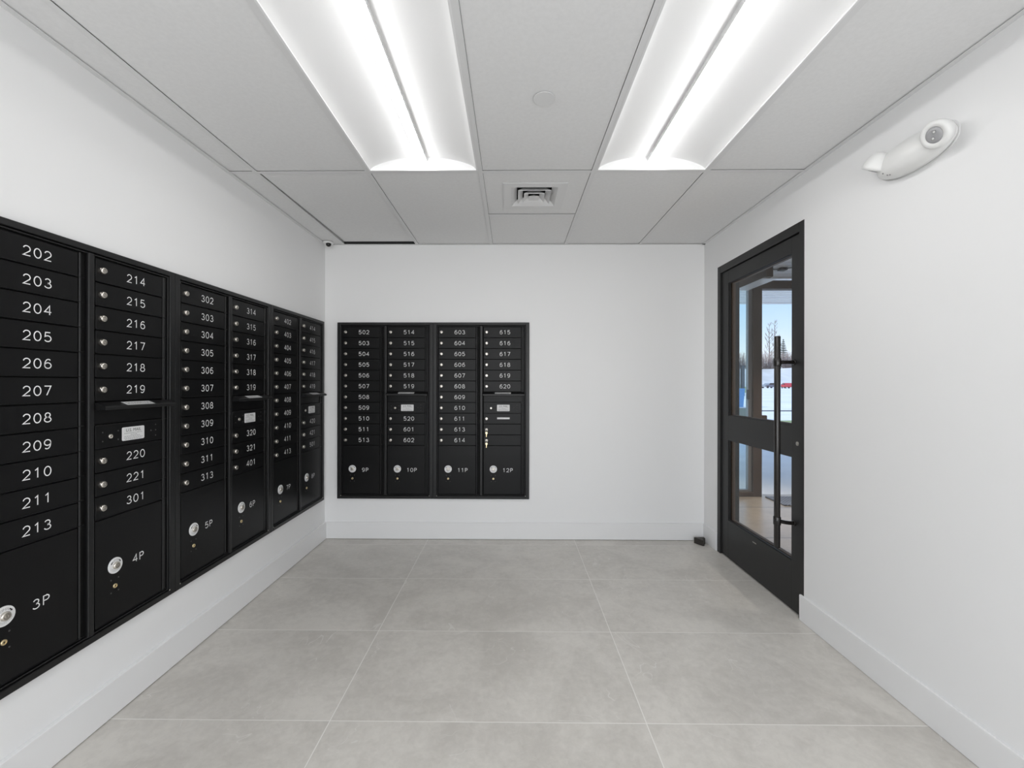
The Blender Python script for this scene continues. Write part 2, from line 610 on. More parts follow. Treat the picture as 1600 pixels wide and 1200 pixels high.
for x in TX:
    mb.box((x - TW / 2, YF, ZC), (x + TW / 2, YB - 0.002, ZC + 0.0015), m_grid)
    mb.box((x - 0.002, YF, ZTILE), (x + 0.002, YB - 0.002, ZTILE + 0.04), m_grid)
for y in TY:
    for ci, (xa, xb) in enumerate(cols):
        mb.box((xa + TW / 2 * (ci > 0), y - TW / 2, ZC), (xb - TW / 2 * (ci < 5), y + TW / 2, ZC + 0.0015), m_grid)
mb.box((TX[2] + TW / 2, 2.962, ZC + 0.0005), (TX[3] - TW / 2, 2.980, ZC + 0.0020), m_grid)
mb.build('tee_grid', ceil)
# wall angle around the edge
mb = MB()
for a, b in (((XL, YF, ZC - 0.001), (XL + 0.022, YB, ZC + 0.001)), ((XR - 0.022, YF, ZC - 0.001), (XR, YB, ZC + 0.001)), ((XL, YB - 0.022, ZC - 0.001), (XR, YB, ZC + 0.001))):
    mb.box(a, b, m_grid)
structure(mb, 'trim_1')
# space above the tiles, its shade put into the colour, and the roof over it
mb = MB()
mb.box((XL - WT, YF - 0.3, 2.78), (XR + WT, YB + WT, 2.80), m_void_shade)
mb.box((XL - WT, YF - 0.3, 2.80), (6.2, 5.1, 3.02), m_vwall)
structure(mb, 'roof_slab')

# ------------------------------------------------------------------ troffers
def troffer_meshes():
    hw, hl, zr = 0.2925, 0.5975, 0.066
    f = MB()          # frame lip
    lip = 0.008
    for sx_ in (-1, 1):
        f.box((sx_ * hw, -hl, 0), (sx_ * (hw - lip), hl, 0.006), m_base)
        f.box((-hw + lip, sx_ * hl, 0), (hw - lip, sx_ * (hl - lip), 0.006), m_base)
    # housing seen only from above
    f.box((-hw, -hl, 0.125), (hw, hl, 0.128), m_base)
    fr = f.mesh('frame')
    a = hw - lip
    def arch(u):
        x = -a + 2 * a * u
        return x, 0.006 + zr * (1 - abs(x / a) ** 2.0) ** 0.72
    r = MB()
    r.grid(lambda u, v: Vector((arch(u)[0], -(hl - lip) + 2 * (hl - lip) * v, arch(u)[1])), 40, 1, m_refl)
    re = r.mesh('reflector')
    def endp(s):
        p = MB()
        pts = [(arch(k / 40)[0], s * (hl - lip), arch(k / 40)[1]) for k in range(41)]
        p.prism(pts, (0, s * 0.004, 0), m_refl)
        return p.mesh('end_panel')
    l = MB()
    y0, y1 = -(hl - lip), hl - lip
    sec = [(-0.0180, 0.078), (-0.0210, 0.041), (-0.0190, 0.033), (0.0190, 0.033), (0.0210, 0.041), (0.0180, 0.078)]
    for (xa, za), (xb, zb) in zip(sec, sec[1:]):
        l.quad([(xa, y0, za), (xb, y0, zb), (xb, y1, zb), (xa, y1, za)], m_base if za != zb and max(za, zb) > 0.07 else m_lens)
    le = l.mesh('lens_bar')
    return fr, re, endp(-1), endp(1), le
tro = troffer_meshes()
def troffer(ci, ri, label, group=None):
    xc = (cols[ci][0] + cols[ci][1]) / 2
    yc = (rows[ri][0] + rows[ri][1]) / 2
    t_ = thing('ceiling_troffer', label, 'ceiling light', (xc, yc, ZC), 0, 'troffer lights in the ceiling grid')
    for nm, me in zip(('frame', 'reflector', 'end_panel', 'end_panel', 'lens_bar'), tro):
        o = link(nm, me, t_)
        if nm == 'lens_bar':
            tag(o, 'lit white lens bar')
    return t_
troffer(2, 1, 'lit rectangular troffer above the mailbox side of the room, nearer the dome camera')
troffer(4, 1, 'lit rectangular troffer above the door side of the room, nearer the emergency light')
troffer(2, 3, 'added unseen troffer behind the viewpoint on the mailbox side')  # unseen pair, added for more light from above
troffer(4, 3, 'added unseen troffer behind the viewpoint on the door side')

# ------------------------------------------------------------------ air diffuser
dv = thing('air_diffuser', 'square white louvred air vent set in the ceiling tile between the lights', 'vent', (0.1305, 2.686, ZC))
fo, fi = 0.187, 0.135
mb = MB()
for q in (((-fo, -fo), (fo, -fi)), ((-fo, fi), (fo, fo)), ((-fo, -fi), (-fi, fi)), ((fi, -fi), (fo, fi))):
    mb.box((*q[0], -0.0005), (*q[1], 0.0029), m_grid)
mb.build('flange', dv)
mb = MB()
mb.box((-0.145, -0.145, 0.075), (0.145, 0.145, 0.078), m_void_shade)  # duct interior coloured dark in place of its shade
for s in (-1, 1):
    mb.box((s * 0.1365, -0.14, 0.0065), (s * 0.140, 0.14, 0.075), m_void_shade)
    mb.box((-0.1365, s * 0.1365, 0.0065), (0.1365, s * 0.140, 0.075), m_void_shade)
mb.build('duct_box', dv)
def louver(so, si, z0, z1, th=0.0016):
    mb = MB()
    for k in range(4):
        R = Matrix.Rotation(k * PI / 2, 4, 'Z')
        a = [Vector((-so, -so, z0)), Vector((so, -so, z0)), Vector((si, -si, z1)), Vector((-si, -si, z1))]
        b = [p + Vector((0, 0.0, th * 2)) for p in a]
        a = [R @ p for p in a]
        b = [R @ p for p in b]
        mb.quad(a, m_grid)
        mb.quad(b[::-1], m_grid)
        mb.quad([a[0], b[0], b[1], a[1]], m_grid)
    return mb
louver(0.1345, 0.104, 0.000, 0.026).build('louver', dv)
louver(0.0975, 0.068, -0.003, 0.023).build('louver', dv)
louver(0.0615, 0.034, -0.006, 0.018).build('louver', dv)
mb = MB()
mb.lathe([(0.042, 0.0), (0.0, 0.020)], m_grid, (0, 0, -0.006), (0, 0, 1), 4, False, True)
cc = mb.build('louver_core', dv)
cc.rotation_euler = (0, 0, PI / 4)

# ------------------------------------------------------------------ sprinkler cover plate
mb = MB()
mb.lathe([(0.012, 0.006), (0.012, -0.004), (0.0435, -0.0042), (0.0435, -0.0060), (0.0425, -0.0066), (0, -0.0066)], m_grid, (0, 0, 0), (0, 0, 1), 48, False)
o = mb.build('sprinkler_cover', None, (0.1255, 1.757, ZTILE))
tag(o, 'round flat white sprinkler cover plate on the ceiling tile between the lights', 'sprinkler')

# ------------------------------------------------------------------ dome camera
dc = thing('dome_camera', 'small white dome security camera with black eye in the ceiling corner above the mailboxes', 'camera', (-1.492, 3.530, ZC))
mb = MB()
mb.lathe([(0.040, 0.0), (0.040, -0.010), (0.036, -0.016), (0.029, -0.019), (0, -0.019)], m_wplastic, n=36)
mb.build('base', dc)
mb = MB()
mb.lathe([(0.028, -0.012)] + [(0.028 * math.cos(k * PI / 16), -0.018 - 0.024 * math.sin(k * PI / 16)) for k in range(0, 9)], m_wplastic, (0.0, 0, 0), (0, 0, 1), 30)
mb.build('collar', dc)
mb = MB()
mb.lathe([(0.021 * math.cos(k * PI / 14), 0.021 * math.sin(k * PI / 14)) for k in range(0, 8)], m_domeblk, (0.008, -0.012, -0.022), (0.35, -0.75, -0.55), 28)
mb.build('lens_dome', dc)

# ------------------------------------------------------------------ mailboxes
MW, MH = 0.7906, 1.451
COLX = (0.045, 0.417)
DW = 0.306
PITCH = 0.0887
R0 = 0.126
YD = -0.012        # face of the doors
YT = -0.019        # face of the trim

def row_z(k):      # top and bottom of row k (1-based), downwards from the module top
    return (0.036 if k == 1 else R0 + PITCH * (k - 2)), R0 + PITCH * (k - 1)

def mesh_frame():
    mb = MB()
    mb.box((0.004, 0, -MH + 0.004), (MW - 0.004, -0.003, -0.004), m_gap)
    bv = 0.003
    mb.box((0, 0, -MH), (0.030, YT, 0), m_black, bv, 2)
    mb.box((MW - 0.030, 0, -MH), (MW, YT, 0), m_black, bv, 2)
    mb.box((0.028, 0, -0.023), (MW - 0.028, YT, 0), m_black, bv, 2)
    mb.box((0.028, 0, -MH), (MW - 0.028, YT, -1.427), m_black, bv, 2)
    # inner bead, mid post with rounded bar
    mb.box((0.0325, 0, -1.424), (0.0385, -0.0145, -0.026), m_black, 0.0015)
    mb.box((MW - 0.0385, 0, -1.424), (MW - 0.0325, -0.0145, -0.026), m_black, 0.0015)
    mb.box((0.0385, 0, -0.0315), (MW - 0.0385, -0.0145, -0.026), m_black, 0.0015)
    mb.box((0.0385, 0, -1.4235), (MW - 0.0385, -0.0145, -1.4185), m_black, 0.0015)
    mb.box((0.384, 0, -1.426), (0.409, -0.0185, -0.025), m_black, 0.006, 3)
    for c in COLX:
        mb.box((c + 0.3095, 0, -1.416), (c + 0.3175, -0.0135, -0.034), m_black, 0.002)
        if c == COLX[1]:
            mb.box((c + 0.3205, 0, -1.416), (c + 0.329, -0.010, -0.034), m_black, 0.002)
    return mb.mesh('frame')

def mesh_door(h):
    """origin at the top-left corner of the door on the wall face"""
    mb = MB()
    mb.box((0, -0.004, -h + 0.0022), (DW, YD, -0.0014), m_blackdoor, 0.0012)
    mb.box((0, -0.004, -h + 0.0022), (DW + 0.022, YD - 0.0022, -h + 0.0050), m_blackdoor, 0.0006)
    return mb.mesh('door')

def mesh_lock():
    """cylinder cam lock, origin on the door face, pointing to -y"""
    mb = MB()
    ax = (0, -1, 0)
    mb.lathe([(0.0125, 0), (0.0125, 0.006), (0.0118, 0.010), (0.0105, 0.0125), (0.0075, 0.0125)], m_nickel, (0, 0, 0), ax, 26, True, False)
    mb.lathe([(0.0075, 0.0125), (0.0072, 0.0105), (0.0, 0.0105)], m_nickel_d, (0, 0, 0), ax, 22, False, False)
    mb.lathe([(0.0042, 0.0100), (0.0042, 0.0118), (0.0, 0.0118)], m_nickel, (0, 0, 0), ax, 16, False, False)
    mb.box((-0.0006, -0.0122, -0.0034), (0.0006, -0.0100, 0.0034), m_gap)
    mb.box((-0.0125, 0, 0.0008), (-0.0070, -0.0085, 0.0080), m_nickel, 0.0012)
    return mb.mesh('lock')

def mesh_brass_lock(m_brass=m_brass):
    mb = MB()
    mb.lathe([(0.0085, 0), (0.0085, 0.003), (0.0072, 0.0042), (0.0055, 0.0042)], m_brass, (0, 0, 0), (0, -1, 0), 22, True, False)
    mb.lathe([(0.0055, 0.0042), (0.0055, 0.003), (0, 0.003)], m_brass, (0, 0, 0), (0, -1, 0), 18, False, False)
    mb.box((-0.0035, -0.0036, -0.0007), (0.0035, -0.0028, 0.0007), m_gap)
    mb.box((-0.0007, -0.0036, -0.0035), (0.0007, -0.0028, 0.0035), m_gap)
    return mb.mesh('brass_lock')

def mesh_rivet(r):
    mb = MB()
    mb.lathe([(r, 0), (r * 0.8, 0.0009), (0, 0.0014)], m_rivet, (0, 0, 0), (0, -1, 0), 10)
    return mb.mesh('rivet')

def mesh_ring():
    """white turn ring with OPEN and two arrows"""
    mb = MB()
    mb.lathe([(0.0300, 0), (0.0300, 0.0030), (0.0288, 0.0040), (0.0135, 0.0040)], m_ringw, (0, 0, 0), (0, -1, 0), 44, False, False)
    y = -0.0043
    for k, chn in enumerate('OPEN'):
        a = math.radians(90 + 27 - 18 * k)
        T = Matrix.Translation((0.0205 * math.cos(a), y, 0.0205 * math.sin(a))) @ Matrix.Rotation(-(a - PI / 2), 4, 'Y') @ Matrix.Rotation(PI / 2, 4, 'X')
        mb.merge(text_mesh(chn, 0.0100, m_ink_g), m_ink_g, M=T)
    for sgn, a0 in ((1, 38), (-1, 142)):
        a = math.radians(a0)
        T = Matrix.Translation((0.0215 * math.cos(a), y, 0.0215 * math.sin(a))) @ Matrix.Rotation(-(a - PI / 2), 4, 'Y')
        for P in ([(-0.0055, 0, -0.0017), (0.001, 0, -0.0017), (0.001, 0, 0.0017), (-0.0055, 0, 0.0017)], [(0.001, 0, -0.0036), (0.0062, 0, 0), (0.001, 0, 0.0036)]):
            mb.quad([T @ Vector((sgn * p[0], 0, p[2])) for p in P][::sgn], m_ink)
    for rr in (0.0225, 0.0185):
        for k in range(11):
            a0 = 205 + k * 12.4
            for q in range(2):
                a = math.radians(a0 + q * 4.0)
                T = Matrix.Translation((rr * math.cos(a), y, rr * math.sin(a))) @ Matrix.Rotation(-(a - PI / 2), 4, 'Y')
                mb.quad([T @ Vector(p) for p in ((-0.0006, 0, -0.0006), (0.0006, 0, -0.0006), (0.0006, 0, 0.0006), (-0.0006, 0, 0.0006))], m_ink_g)
    return mb.mesh('turn_ring')

def mesh_ringlock():
    mb = MB()
    ax = (0, -1, 0)
    mb.lathe([(0.0135, 0), (0.0135, 0.009), (0.012, 0.012), (0.0095, 0.012)], m_nickel, (0, 0, 0), ax, 28, True, False)
    mb.lathe([(0.0095, 0.012), (0.009, 0.0095), (0, 0.0095)], m_nickel_d, (0, 0, 0), ax, 22, False, False)
    mb.lathe([(0.0050, 0.0090), (0.0050, 0.0112), (0, 0.0112)], m_nickel, (0, 0, 0), ax, 16, False, False)
    mb.box((-0.0007, -0.0116, -0.004), (0.0007, -0.0095, 0.004), m_gap)
    return mb.mesh('lock')

def mesh_usmail():
    mb = MB()
    w_, h_ = 0.104, 0.053
    tmp = bmesh.new()
    r = 0.005
    pts = []
    for cx, cz, a0 in ((w_ / 2 - r, h_ / 2 - r, 0), (-w_ / 2 + r, h_ / 2 - r, 90), (-w_ / 2 + r, -h_ / 2 + r, 180), (w_ / 2 - r, -h_ / 2 + r, 270)):
        for k in range(5):
            a = math.radians(a0 + k * 22.5)
            pts.append((cx + r * math.cos(a), 0, cz + r * math.sin(a)))
    tmp.free()
    mb.prism(pts, (0, -0.0012, 0), m_plate)
    T = Matrix.Translation((0, -0.0016, 0.0135)) @ Matrix.Rotation(PI / 2, 4, 'X')
    mb.merge(text_mesh('U.S. MAIL', 0.0175, m_ink), m_ink, M=T)
    rnd = random.Random(3)
    # rows of fine print too small to read
    for row, (zz, x0, x1) in enumerate(((0.0020, -0.042, 0.042), (-0.0045, -0.014, 0.016), (-0.0105, -0.042, 0.030), (-0.0165, -0.044, 0.044), (-0.0218, -0.040, 0.040))):
        x = x0
        while x < x1:
            l_ = rnd.uniform(0.004, 0.010)
            mb.quad([(x, -0.0016, zz - 0.0011), (min(x + l_, x1), -0.0016, zz - 0.0011), (min(x + l_, x1), -0.0016, zz + 0.0011), (x, -0.0016, zz + 0.0011)], m_ink_g)
            x += l_ + 0.0022
    return mb.mesh('mail_plate')

def mesh_hood():
    """sloping hood over the outgoing mail slot; origin on the wall face"""
    mb = MB()
    x0, x1 = -0.006, 0.332
    prof = [(-0.006, 0.004), (-0.020, 0.0035), (-0.052, -0.009), (-0.0545, -0.0125), (-0.0545, -0.0215), (-0.0525, -0.0235), (-0.0505, -0.0215), (-0.048, -0.0135), (-0.018, -0.006), (-0.006, -0.0060)]
    mb.prism([(x0, y, z) for y, z in prof], (x1 - x0, 0, 0), m_black)
    for xx in (x0, x1 - 0.003):
        mb.prism([(xx, -0.004, 0.000), (xx, -0.050, -0.012), (xx, -0.050, -0.022), (xx, -0.004, -0.026)], (0.003, 0, 0), m_black)
    return mb.mesh('slot_hood')

def mesh_hoodlabel():
    mb = MB()
    n = Vector((0, -0.0125, -0.032)).cross(Vector((1, 0, 0))).normalized()
    if n.z < 0:
        n = -n
    def P(u, v):     # u along x, v from the wall outwards
        return Vector((0.092 + 0.130 * u, -0.0225 - 0.028 * v, 0.0035 - 0.0025 * 12.5 / 32 - 0.028 * v * 12.5 / 32)) + n * 0.0006
    mb.prism([P(0, 0), P(1, 0), P(1, 1), P(0, 1)], tuple(n * 0.0006), m_plate)
    rnd = random.Random(5)
    for v in (0.34, 0.66):
        x = 0.06
        while x < 0.93:
            l_ = rnd.uniform(0.03, 0.09)
            mb.quad([P(x, v + 0.1) + n * 0.001, P(min(x + l_, 0.95), v + 0.1) + n * 0.001, P(min(x + l_, 0.95), v - 0.1) + n * 0.001, P(x, v - 0.1) + n * 0.001], m_ink_g)
            x += l_ + 0.025
    return mb.mesh('hood_label')

def mesh_panel(h, back=False):
    mb = MB()
    y = -0.0065 if back else YD
    mb.box((0, -0.003, -h + 0.001), (DW + (0.010 if back else 0.0), y, -0.001), m_blackdoor, 0.001)
    if not back:
        mb.box((0, -0.003, -0.004), (DW + 0.022, y - 0.0030, -0.001), m_black, 0.0006)
    return mb.mesh('panel')

ME = dict(frame=mesh_frame(), door1=mesh_door(R0 - 0.036), door=mesh_door(PITCH), parcel=mesh_door(1.414 - (R0 + PITCH * 10)), lock=mesh_lock(),
          brass=mesh_brass_lock(), panlock=mesh_brass_lock(m_nickel), ring=mesh_ring(), ringlock=mesh_ringlock(), usmail=mesh_usmail(), hood=mesh_hood(), hoodlabel=mesh_hoodlabel(),
          slotpanel=mesh_panel(0.655 - 0.588, True), mailpanel=mesh_panel(R0 + PITCH * 7 - 0.656),
          rivet=mesh_rivet(0.0029))
PRV = [(-0.016, -0.052), (0.016, -0.052), (-0.016, -0.101), (0.016, -0.101)]
MRV = [(0.028, -0.030), (0.028, -0.064), (0.093, -0.030), (0.093, -0.064), (0.248, -0.045), (0.272, -0.022), (0.272, -0.045), (0.272, -0.068)]
mb = MB()
mb.lathe([(0.003, 0), (0.003, 0.0006), (0.0022, 0.0012), (0, 0.0012)], m_nickel, (0, 0, 0), (0, -1, 0), 12)
ME['screw'] = mb.mesh('corner_screw')

def tenant(root, c, k, num, tagplate=False):
    z0, z1 = row_z(k)
    d = link('mailbox_door', ME['door1'] if k == 1 else ME['door'], root, (COLX[c], 0, MH - z0))
    lk = link('lock', ME['lock'], d, (0.0235, YD, -(z1 - z0) / 2 + (0.0 if k > 1 else 0.001)))
    tag(lk, 'round nickel cylinder lock')
    if num:
        n = link('number_lettering', number_mesh(num, 0.0300), d, (0.1735, YD - 0.0004, -(z1 - z0) / 2 + (0.0 if k > 1 else 0.001)))
        tag(n, 'white engraved number ' + num)
    if tagplate:
        m_ = MB()
        m_.box((-0.0515, 0, -0.0075), (0.0515, -0.0012, 0.0075), m_plate, 0.0004)
        tag(m_.build('blank_tag', d, (0.1615, YD, -0.0405)), 'blank white adhesive tag')

def parcel(root, c, num):
    z0 = R0 + PITCH * 10
    d = link('parcel_door', ME['parcel'], root, (COLX[c], 0, MH - z0))
    rx, rz = 0.0795, -(1.206 - z0)
    tag(link('turn_ring', ME['ring'], d, (rx, YD, rz)), 'white round turn ring marked OPEN')
    link('lock', ME['ringlock'], d, (rx, YD, rz))
    tag(link('brass_lock', ME['brass'], d, (rx, YD, rz - 0.079)), 'small brass master lock')
    for px, pz in PRV:
        link('rivet', ME['rivet'], d, (rx + px, YD, rz + pz))
    tag(link('number_lettering', number_mesh(num, 0.0290), d, (rx + 0.1065 + (0.012 if len(num) > 2 else 0), YD - 0.0004, rz - 0.0085)), 'white engraved number ' + num)

def mailbox(loc, rotz, label, left, lp, top6, low3, rp, tag_row=False):
    r = thing('mailbox_bank', label, 'mailbox', loc, rotz, 'black wall mailbox banks')
    link('frame', ME['frame'], r, (0, 0, MH))
    for sx2 in (0.031, MW - 0.031):
        link('corner_screw', ME['screw'], r, (sx2, YT, MH - 1.4255))
    for k, nm in enumerate(left):
        tenant(r, 0, k + 1, nm)
    parcel(r, 0, lp)
    for k, nm in enumerate(top6):
        tenant(r, 1, k + 1, nm)
    h = link('slot_hood', ME['hood'], r, (COLX[1], 0, MH - 0.577))
    tag(link('hood_label', ME['hoodlabel'], h), 'white printed label on the slot hood')
    link('slot_panel', ME['slotpanel'], r, (COLX[1], 0, MH - 0.588))
    p = link('mail_panel', ME['mailpanel'], r, (COLX[1], 0, MH - 0.656))
    tag(link('mail_plate', ME['usmail'], p, (0.1610, YD, -0.0465)), 'white plate printed U.S. MAIL')
    tag(link('panel_lock', ME['panlock'], p, (0.0600, YD, -0.0480)), 'small bright panel lock')
    for px, pz in MRV:
        link('rivet', ME['rivet'], p, (px, YD, pz))
    for k, nm in enumerate(low3):
        tenant(r, 1, 9 + k, nm, tag_row and k == 0)
    parcel(r, 1, rp)
    return r

def seq(a, b, skip=()):
    return [str(i) for i in range(a, b + 1) if i not in skip]

Y3 = 3.5584
for k, (lab, L, lp, T6, l3, rp) in enumerate((
    ('black mailbox bank with boxes 202 to 301 and parcel lockers 3P and 4P', seq(202, 213, (212,)), '3P', seq(214, 219), ['220', '221', '301'], '4P'),
    ('black mailbox bank with boxes 302 to 401 and parcel lockers 5P and 6P', seq(302, 313, (312,)), '5P', seq(314, 319), ['320', '321', '401'], '6P'),
    ('black mailbox bank with boxes 402 to 501 and parcel lockers 7P and 8P', seq(402, 413, (412,)), '7P', seq(414, 419), ['420', '421', '501'], '8P'))):
    mailbox((XL, Y3 - MW * (3 - k), ZB), PI / 2, lab, L, lp, T6, l3, rp)
X0B = -1.4422
mailbox((X0B, YB, ZB), 0, 'black mailbox bank with boxes 502 to 602 and parcel lockers 9P and 10P', seq(502, 513, (512,)), '9P', seq(514, 519), ['520', '601', '602'], '10P')
mailbox((X0B + MW, YB, ZB), 0, 'black mailbox bank with boxes 603 to 620 and parcel lockers 11P and 12P', seq(603, 614, (612,)), '11P', seq(615, 620), ['', '', ''], '12P', True)

# two brass keys hanging from the locks of the unnumbered boxes
def key(k, label):
    z0, z1 = row_z(k)
    x, z = X0B + MW + COLX[1] + 0.0235, ZT - 0.001 - (z0 + z1) / 2
    y = YB + YD
    r = thing('brass_key', label, 'key', (x, y - 0.0135, z), 0, 'brass keys in the unnumbered box locks')
    mb = MB()
    mb.tube([(0.0085 * math.sin(a), -0.004 - 0.003 * math.sin(a / 2), -0.0075 - 0.0085 * (1 - math.cos(a)) + 0.008) for a in [2 * PI * j / 24 for j in range(25)]], 0.0009, m_nickel, 6)
    tag(mb.build('key_ring', r), 'thin wire ring')
    mb = MB()
    y0 = -0.006
    mb.lathe([(0.0092, -0.0008), (0.0100, 0), (0.0092, 0.0008)], m_brass, (0, y0, -0.0255), (0, -1, 0), 20, False)
    mb.box((-0.0035, y0 - 0.0009, -0.0370), (0.0035, y0 + 0.0009, -0.0330), m_brass)
    mb.prism([(-0.0030, y0, -0.035), (0.0030, y0, -0.035), (0.0030, y0, -0.044), (0.0014, y0, -0.0465), (0.0026, y0, -0.049), (0.0012, y0, -0.0515), (0.0022, y0, -0.054), (0, y0, -0.0585), (-0.0030, y0, -0.0565)], (0, -0.0014, 0), m_brass)
    mb.build('key_blade', r)
    mb = MB()
    mb.lathe([(0.0088, -0.0010), (0.0098, 0), (0.0088, 0.0010)], m_nickel, (0, -0.0105, 0), (1, 0, 0), 20, False)
    mb.box((-0.0008, -0.006, -0.0030), (0.0008, 0.0030, 0.0030), m_nickel)
    mb.build('inserted_key', r)
key(10, 'brass key dangling from the lock of the upper blank mailbox, above the other key')
key(11, 'brass key dangling from the lock of the lower blank mailbox, just over locker 12P')

# ------------------------------------------------------------------ door in the right wall
d1 = thing('door_1', 'black glazed entrance door with two panes and a long vertical pull', None, (XR, (DY0 + DY1) / 2, 0), 0, None, 'structure')
def dbox(mb, a, b, m, bev=0.0):
    """door-local box given in world metres"""
    o = Vector((XR, (DY0 + DY1) / 2, 0))
    mb.box(tuple(Vector(a) - o), tuple(Vector(b) - o), m, bev)
FX, LX0, LX1, GX = XR - 0.002, XR + 0.010, XR + 0.050, XR + 0.028
LY0, LY1, LZ0, LZ1 = 2.4275, 3.3290, 0.008, 2.117
mb = MB()
dbox(mb, (FX, DY0, 0), (XR + WT + 0.004, DY0 + 0.043, DZT), m_doorblk, 0.002)
dbox(mb, (FX, DY1 - 0.045, 0), (XR + WT + 0.004, DY1, DZT), m_doorblk, 0.002)
dbox(mb, (FX, DY0 + 0.043, DZT - 0.053), (XR + WT + 0.004, DY1 - 0.045, DZT), m_doorblk, 0.002)
dbox(mb, (LX1 + 0.002, DY0 + 0.043, 0), (LX1 + 0.016, DY0 + 0.058, DZT - 0.053), m_bronze)
dbox(mb, (LX1 + 0.002, DY1 - 0.060, 0), (LX1 + 0.016, DY1 - 0.045, DZT - 0.053), m_bronze)
dbox(mb, (LX1 + 0.002, DY0 + 0.058, DZT - 0.066), (LX1 + 0.016, DY1 - 0.060, DZT - 0.053), m_bronze)
mb.build('frame', d1)
GY0, GY1 = 2.502, 3.232
UZ0, UZ1, BZ0, BZ1 = 1.050, 2.024, 0.283, 0.871
mb = MB()
dbox(mb, (LX0, LY0, LZ0), (LX1, GY0, LZ1), m_doorblk, 0.0015)
dbox(mb, (LX0, GY1, LZ0), (LX1, LY1, LZ1), m_doorblk, 0.0015)
for za, zb in ((LZ0, BZ0), (BZ1, UZ0), (UZ1, LZ1)):
    dbox(mb, (LX0 + 0.0003, GY0 - 0.001, za), (LX1, GY1 + 0.001, zb), m_doorblk, 0.001)
lf = mb.build('leaf', d1)
for za, zb in ((UZ0, UZ1), (BZ0, BZ1)):
    mb = MB()
    for xa, xb, m_ in ((LX0 + 0.006, GX - 0.003, m_doorblk), (GX + 0.003, LX1 + 0.006, m_bronze)):
        q = 0.010 if m_ is m_doorblk else 0.014
        dbox(mb, (xa, GY0, za), (xb, GY0 + q, zb), m_)
        dbox(mb, (xa, GY1 - q, za), (xb, GY1, zb), m_)
        dbox(mb, (xa, GY0 + q, za), (xb, GY1 - q, za + q * 0.6), m_)
        dbox(mb, (xa, GY0 + q, zb - q * 0.3), (xb, GY1 - q, zb), m_)
    mb.build('glazing_stop', lf)
    mb = MB()
    dbox(mb, (GX - 0.0025, GY0 + 0.001, za + 0.001), (GX + 0.0025, GY1 - 0.001, zb - 0.001), m_glass)
    tag(mb.build('glass_pane', lf), 'clear glass pane')
# pull handle
PX, PY = 1.490, 2.4785
o = Vector((XR, (DY0 + DY1) / 2, 0))
mb = MB()
mb.lathe([(0.0145, 0), (0.0160, 0.002), (0.0160, 1.185), (0.0145, 1.187)], m_hand, Vector((PX, PY, 0.366)) - o, (0, 0, 1), 28)
ph = mb.build('pull_handle', d1)
for zz, drop in ((1.407, 0.0), (0.516, 0.014)):
    mb = MB()
    mb.lathe([(0.0185, -0.022), (0.0195, -0.020), (0.0195, 0.020), (0.0185, 0.022)], m_hand, Vector((PX, PY, zz)) - o, (0, 0, 1), 28)
    pts = [Vector((PX + (LX0 - 0.004 - PX) * u, PY, zz - drop * math.sin(u * PI / 2))) - o for u in [k / 8 for k in range(9)]]
    mb.tube(pts, 0.0105, m_hand, 16)
    mb.lathe([(0.016, 0), (0.016, 0.004), (0.013, 0.006)], m_hand, Vector((LX0, PY, zz - drop)) - o, (-1, 0, 0), 22)
    mb.build('standoff', ph)
mb = MB()
mb.lathe([(0.012, 0), (0.012, 0.003), (0.009, 0.005), (0, 0.005)], m_nickel_d, Vector((LX0, 2.449, 0.953)) - o, (-1, 0, 0), 20)
mb.build('lock_cylinder', lf)
mb = MB()
dbox(mb, (LX0 - 0.0006, 2.862, 0.241), (LX0 + 0.001, 2.905, 0.247), m_nickel_d)
mb.build('maker_badge', lf)

# ------------------------------------------------------------------ emergency light on the right wall
EL_A, EL_B = 0.162, 0.068
el = thing('emergency_light', 'white twin-head emergency light on the wall above the black door', 'emergency light', (XR, 1.722, 2.187))
mb = MB()
def body(u, v):
    t_ = -math.cos(PI * u)
    k = max(1 - abs(t_) ** 2.4, 0.0) ** 0.52
    th = v * PI
    b_ = EL_B * k
    d_ = 0.078 * k
    cz, sx2 = math.cos(th), math.sin(th)
    # rounded ridge below the middle, flatter upper and lower faces
    return Vector((-d_ * (sx2 ** 0.80), EL_A * t_, b_ * cz - 0.016 * sx2 * k))
mb.grid(body, 48, 24, m_wplastic)
mb.build('housing', el)
mb = MB()
def plate(u, v):
    s2 = 1.0 if v < 0.75 else 0.96
    cu, su = math.cos(2 * PI * u), math.sin(2 * PI * u)
    return Vector((0.0 if v < 0.25 else -0.005, (EL_A + 0.004) * s2 * math.copysign(abs(cu) ** 0.85, cu), (EL_B + 0.004) * s2 * math.copysign(abs(su) ** 0.85, su)))
mb.grid(plate, 64, 2, m_wplastic2)
mb.build('back_plate', el)
def head(cen, axis, prof):
    ax = Vector(axis).normalized()
    mb = MB()
    mb.lathe(prof, m_wplastic, cen, ax, 40, True, True)
    h_ = mb.build('lamp_head', el)
    mb = MB()
    mb.lathe([(0.0275, 0.0085), (0.0265, 0.0110), (0.016, 0.0128), (0, 0.0132)], m_lensgrey, cen, ax, 32)
    q = Vector((0, 0, 1)).rotation_difference(ax)
    for dx, dy in ((-0.0105, 0.003), (0.0105, -0.003)):
        o2 = Vector(cen) + q @ Vector((dx, dy, 0))
        mb.lathe([(0.0072, 0.0120), (0.0070, 0.0140), (0.0048, 0.0140), (0.0042, 0.0128)], m_ink_g, o2, ax, 16, False, False)
        mb.lathe([(0.0042, 0.0128), (0.003, 0.0136), (0, 0.0138)], m_wplastic, o2, ax, 14)
    tag(mb.build('lens', h_), 'grey round lamp lens')
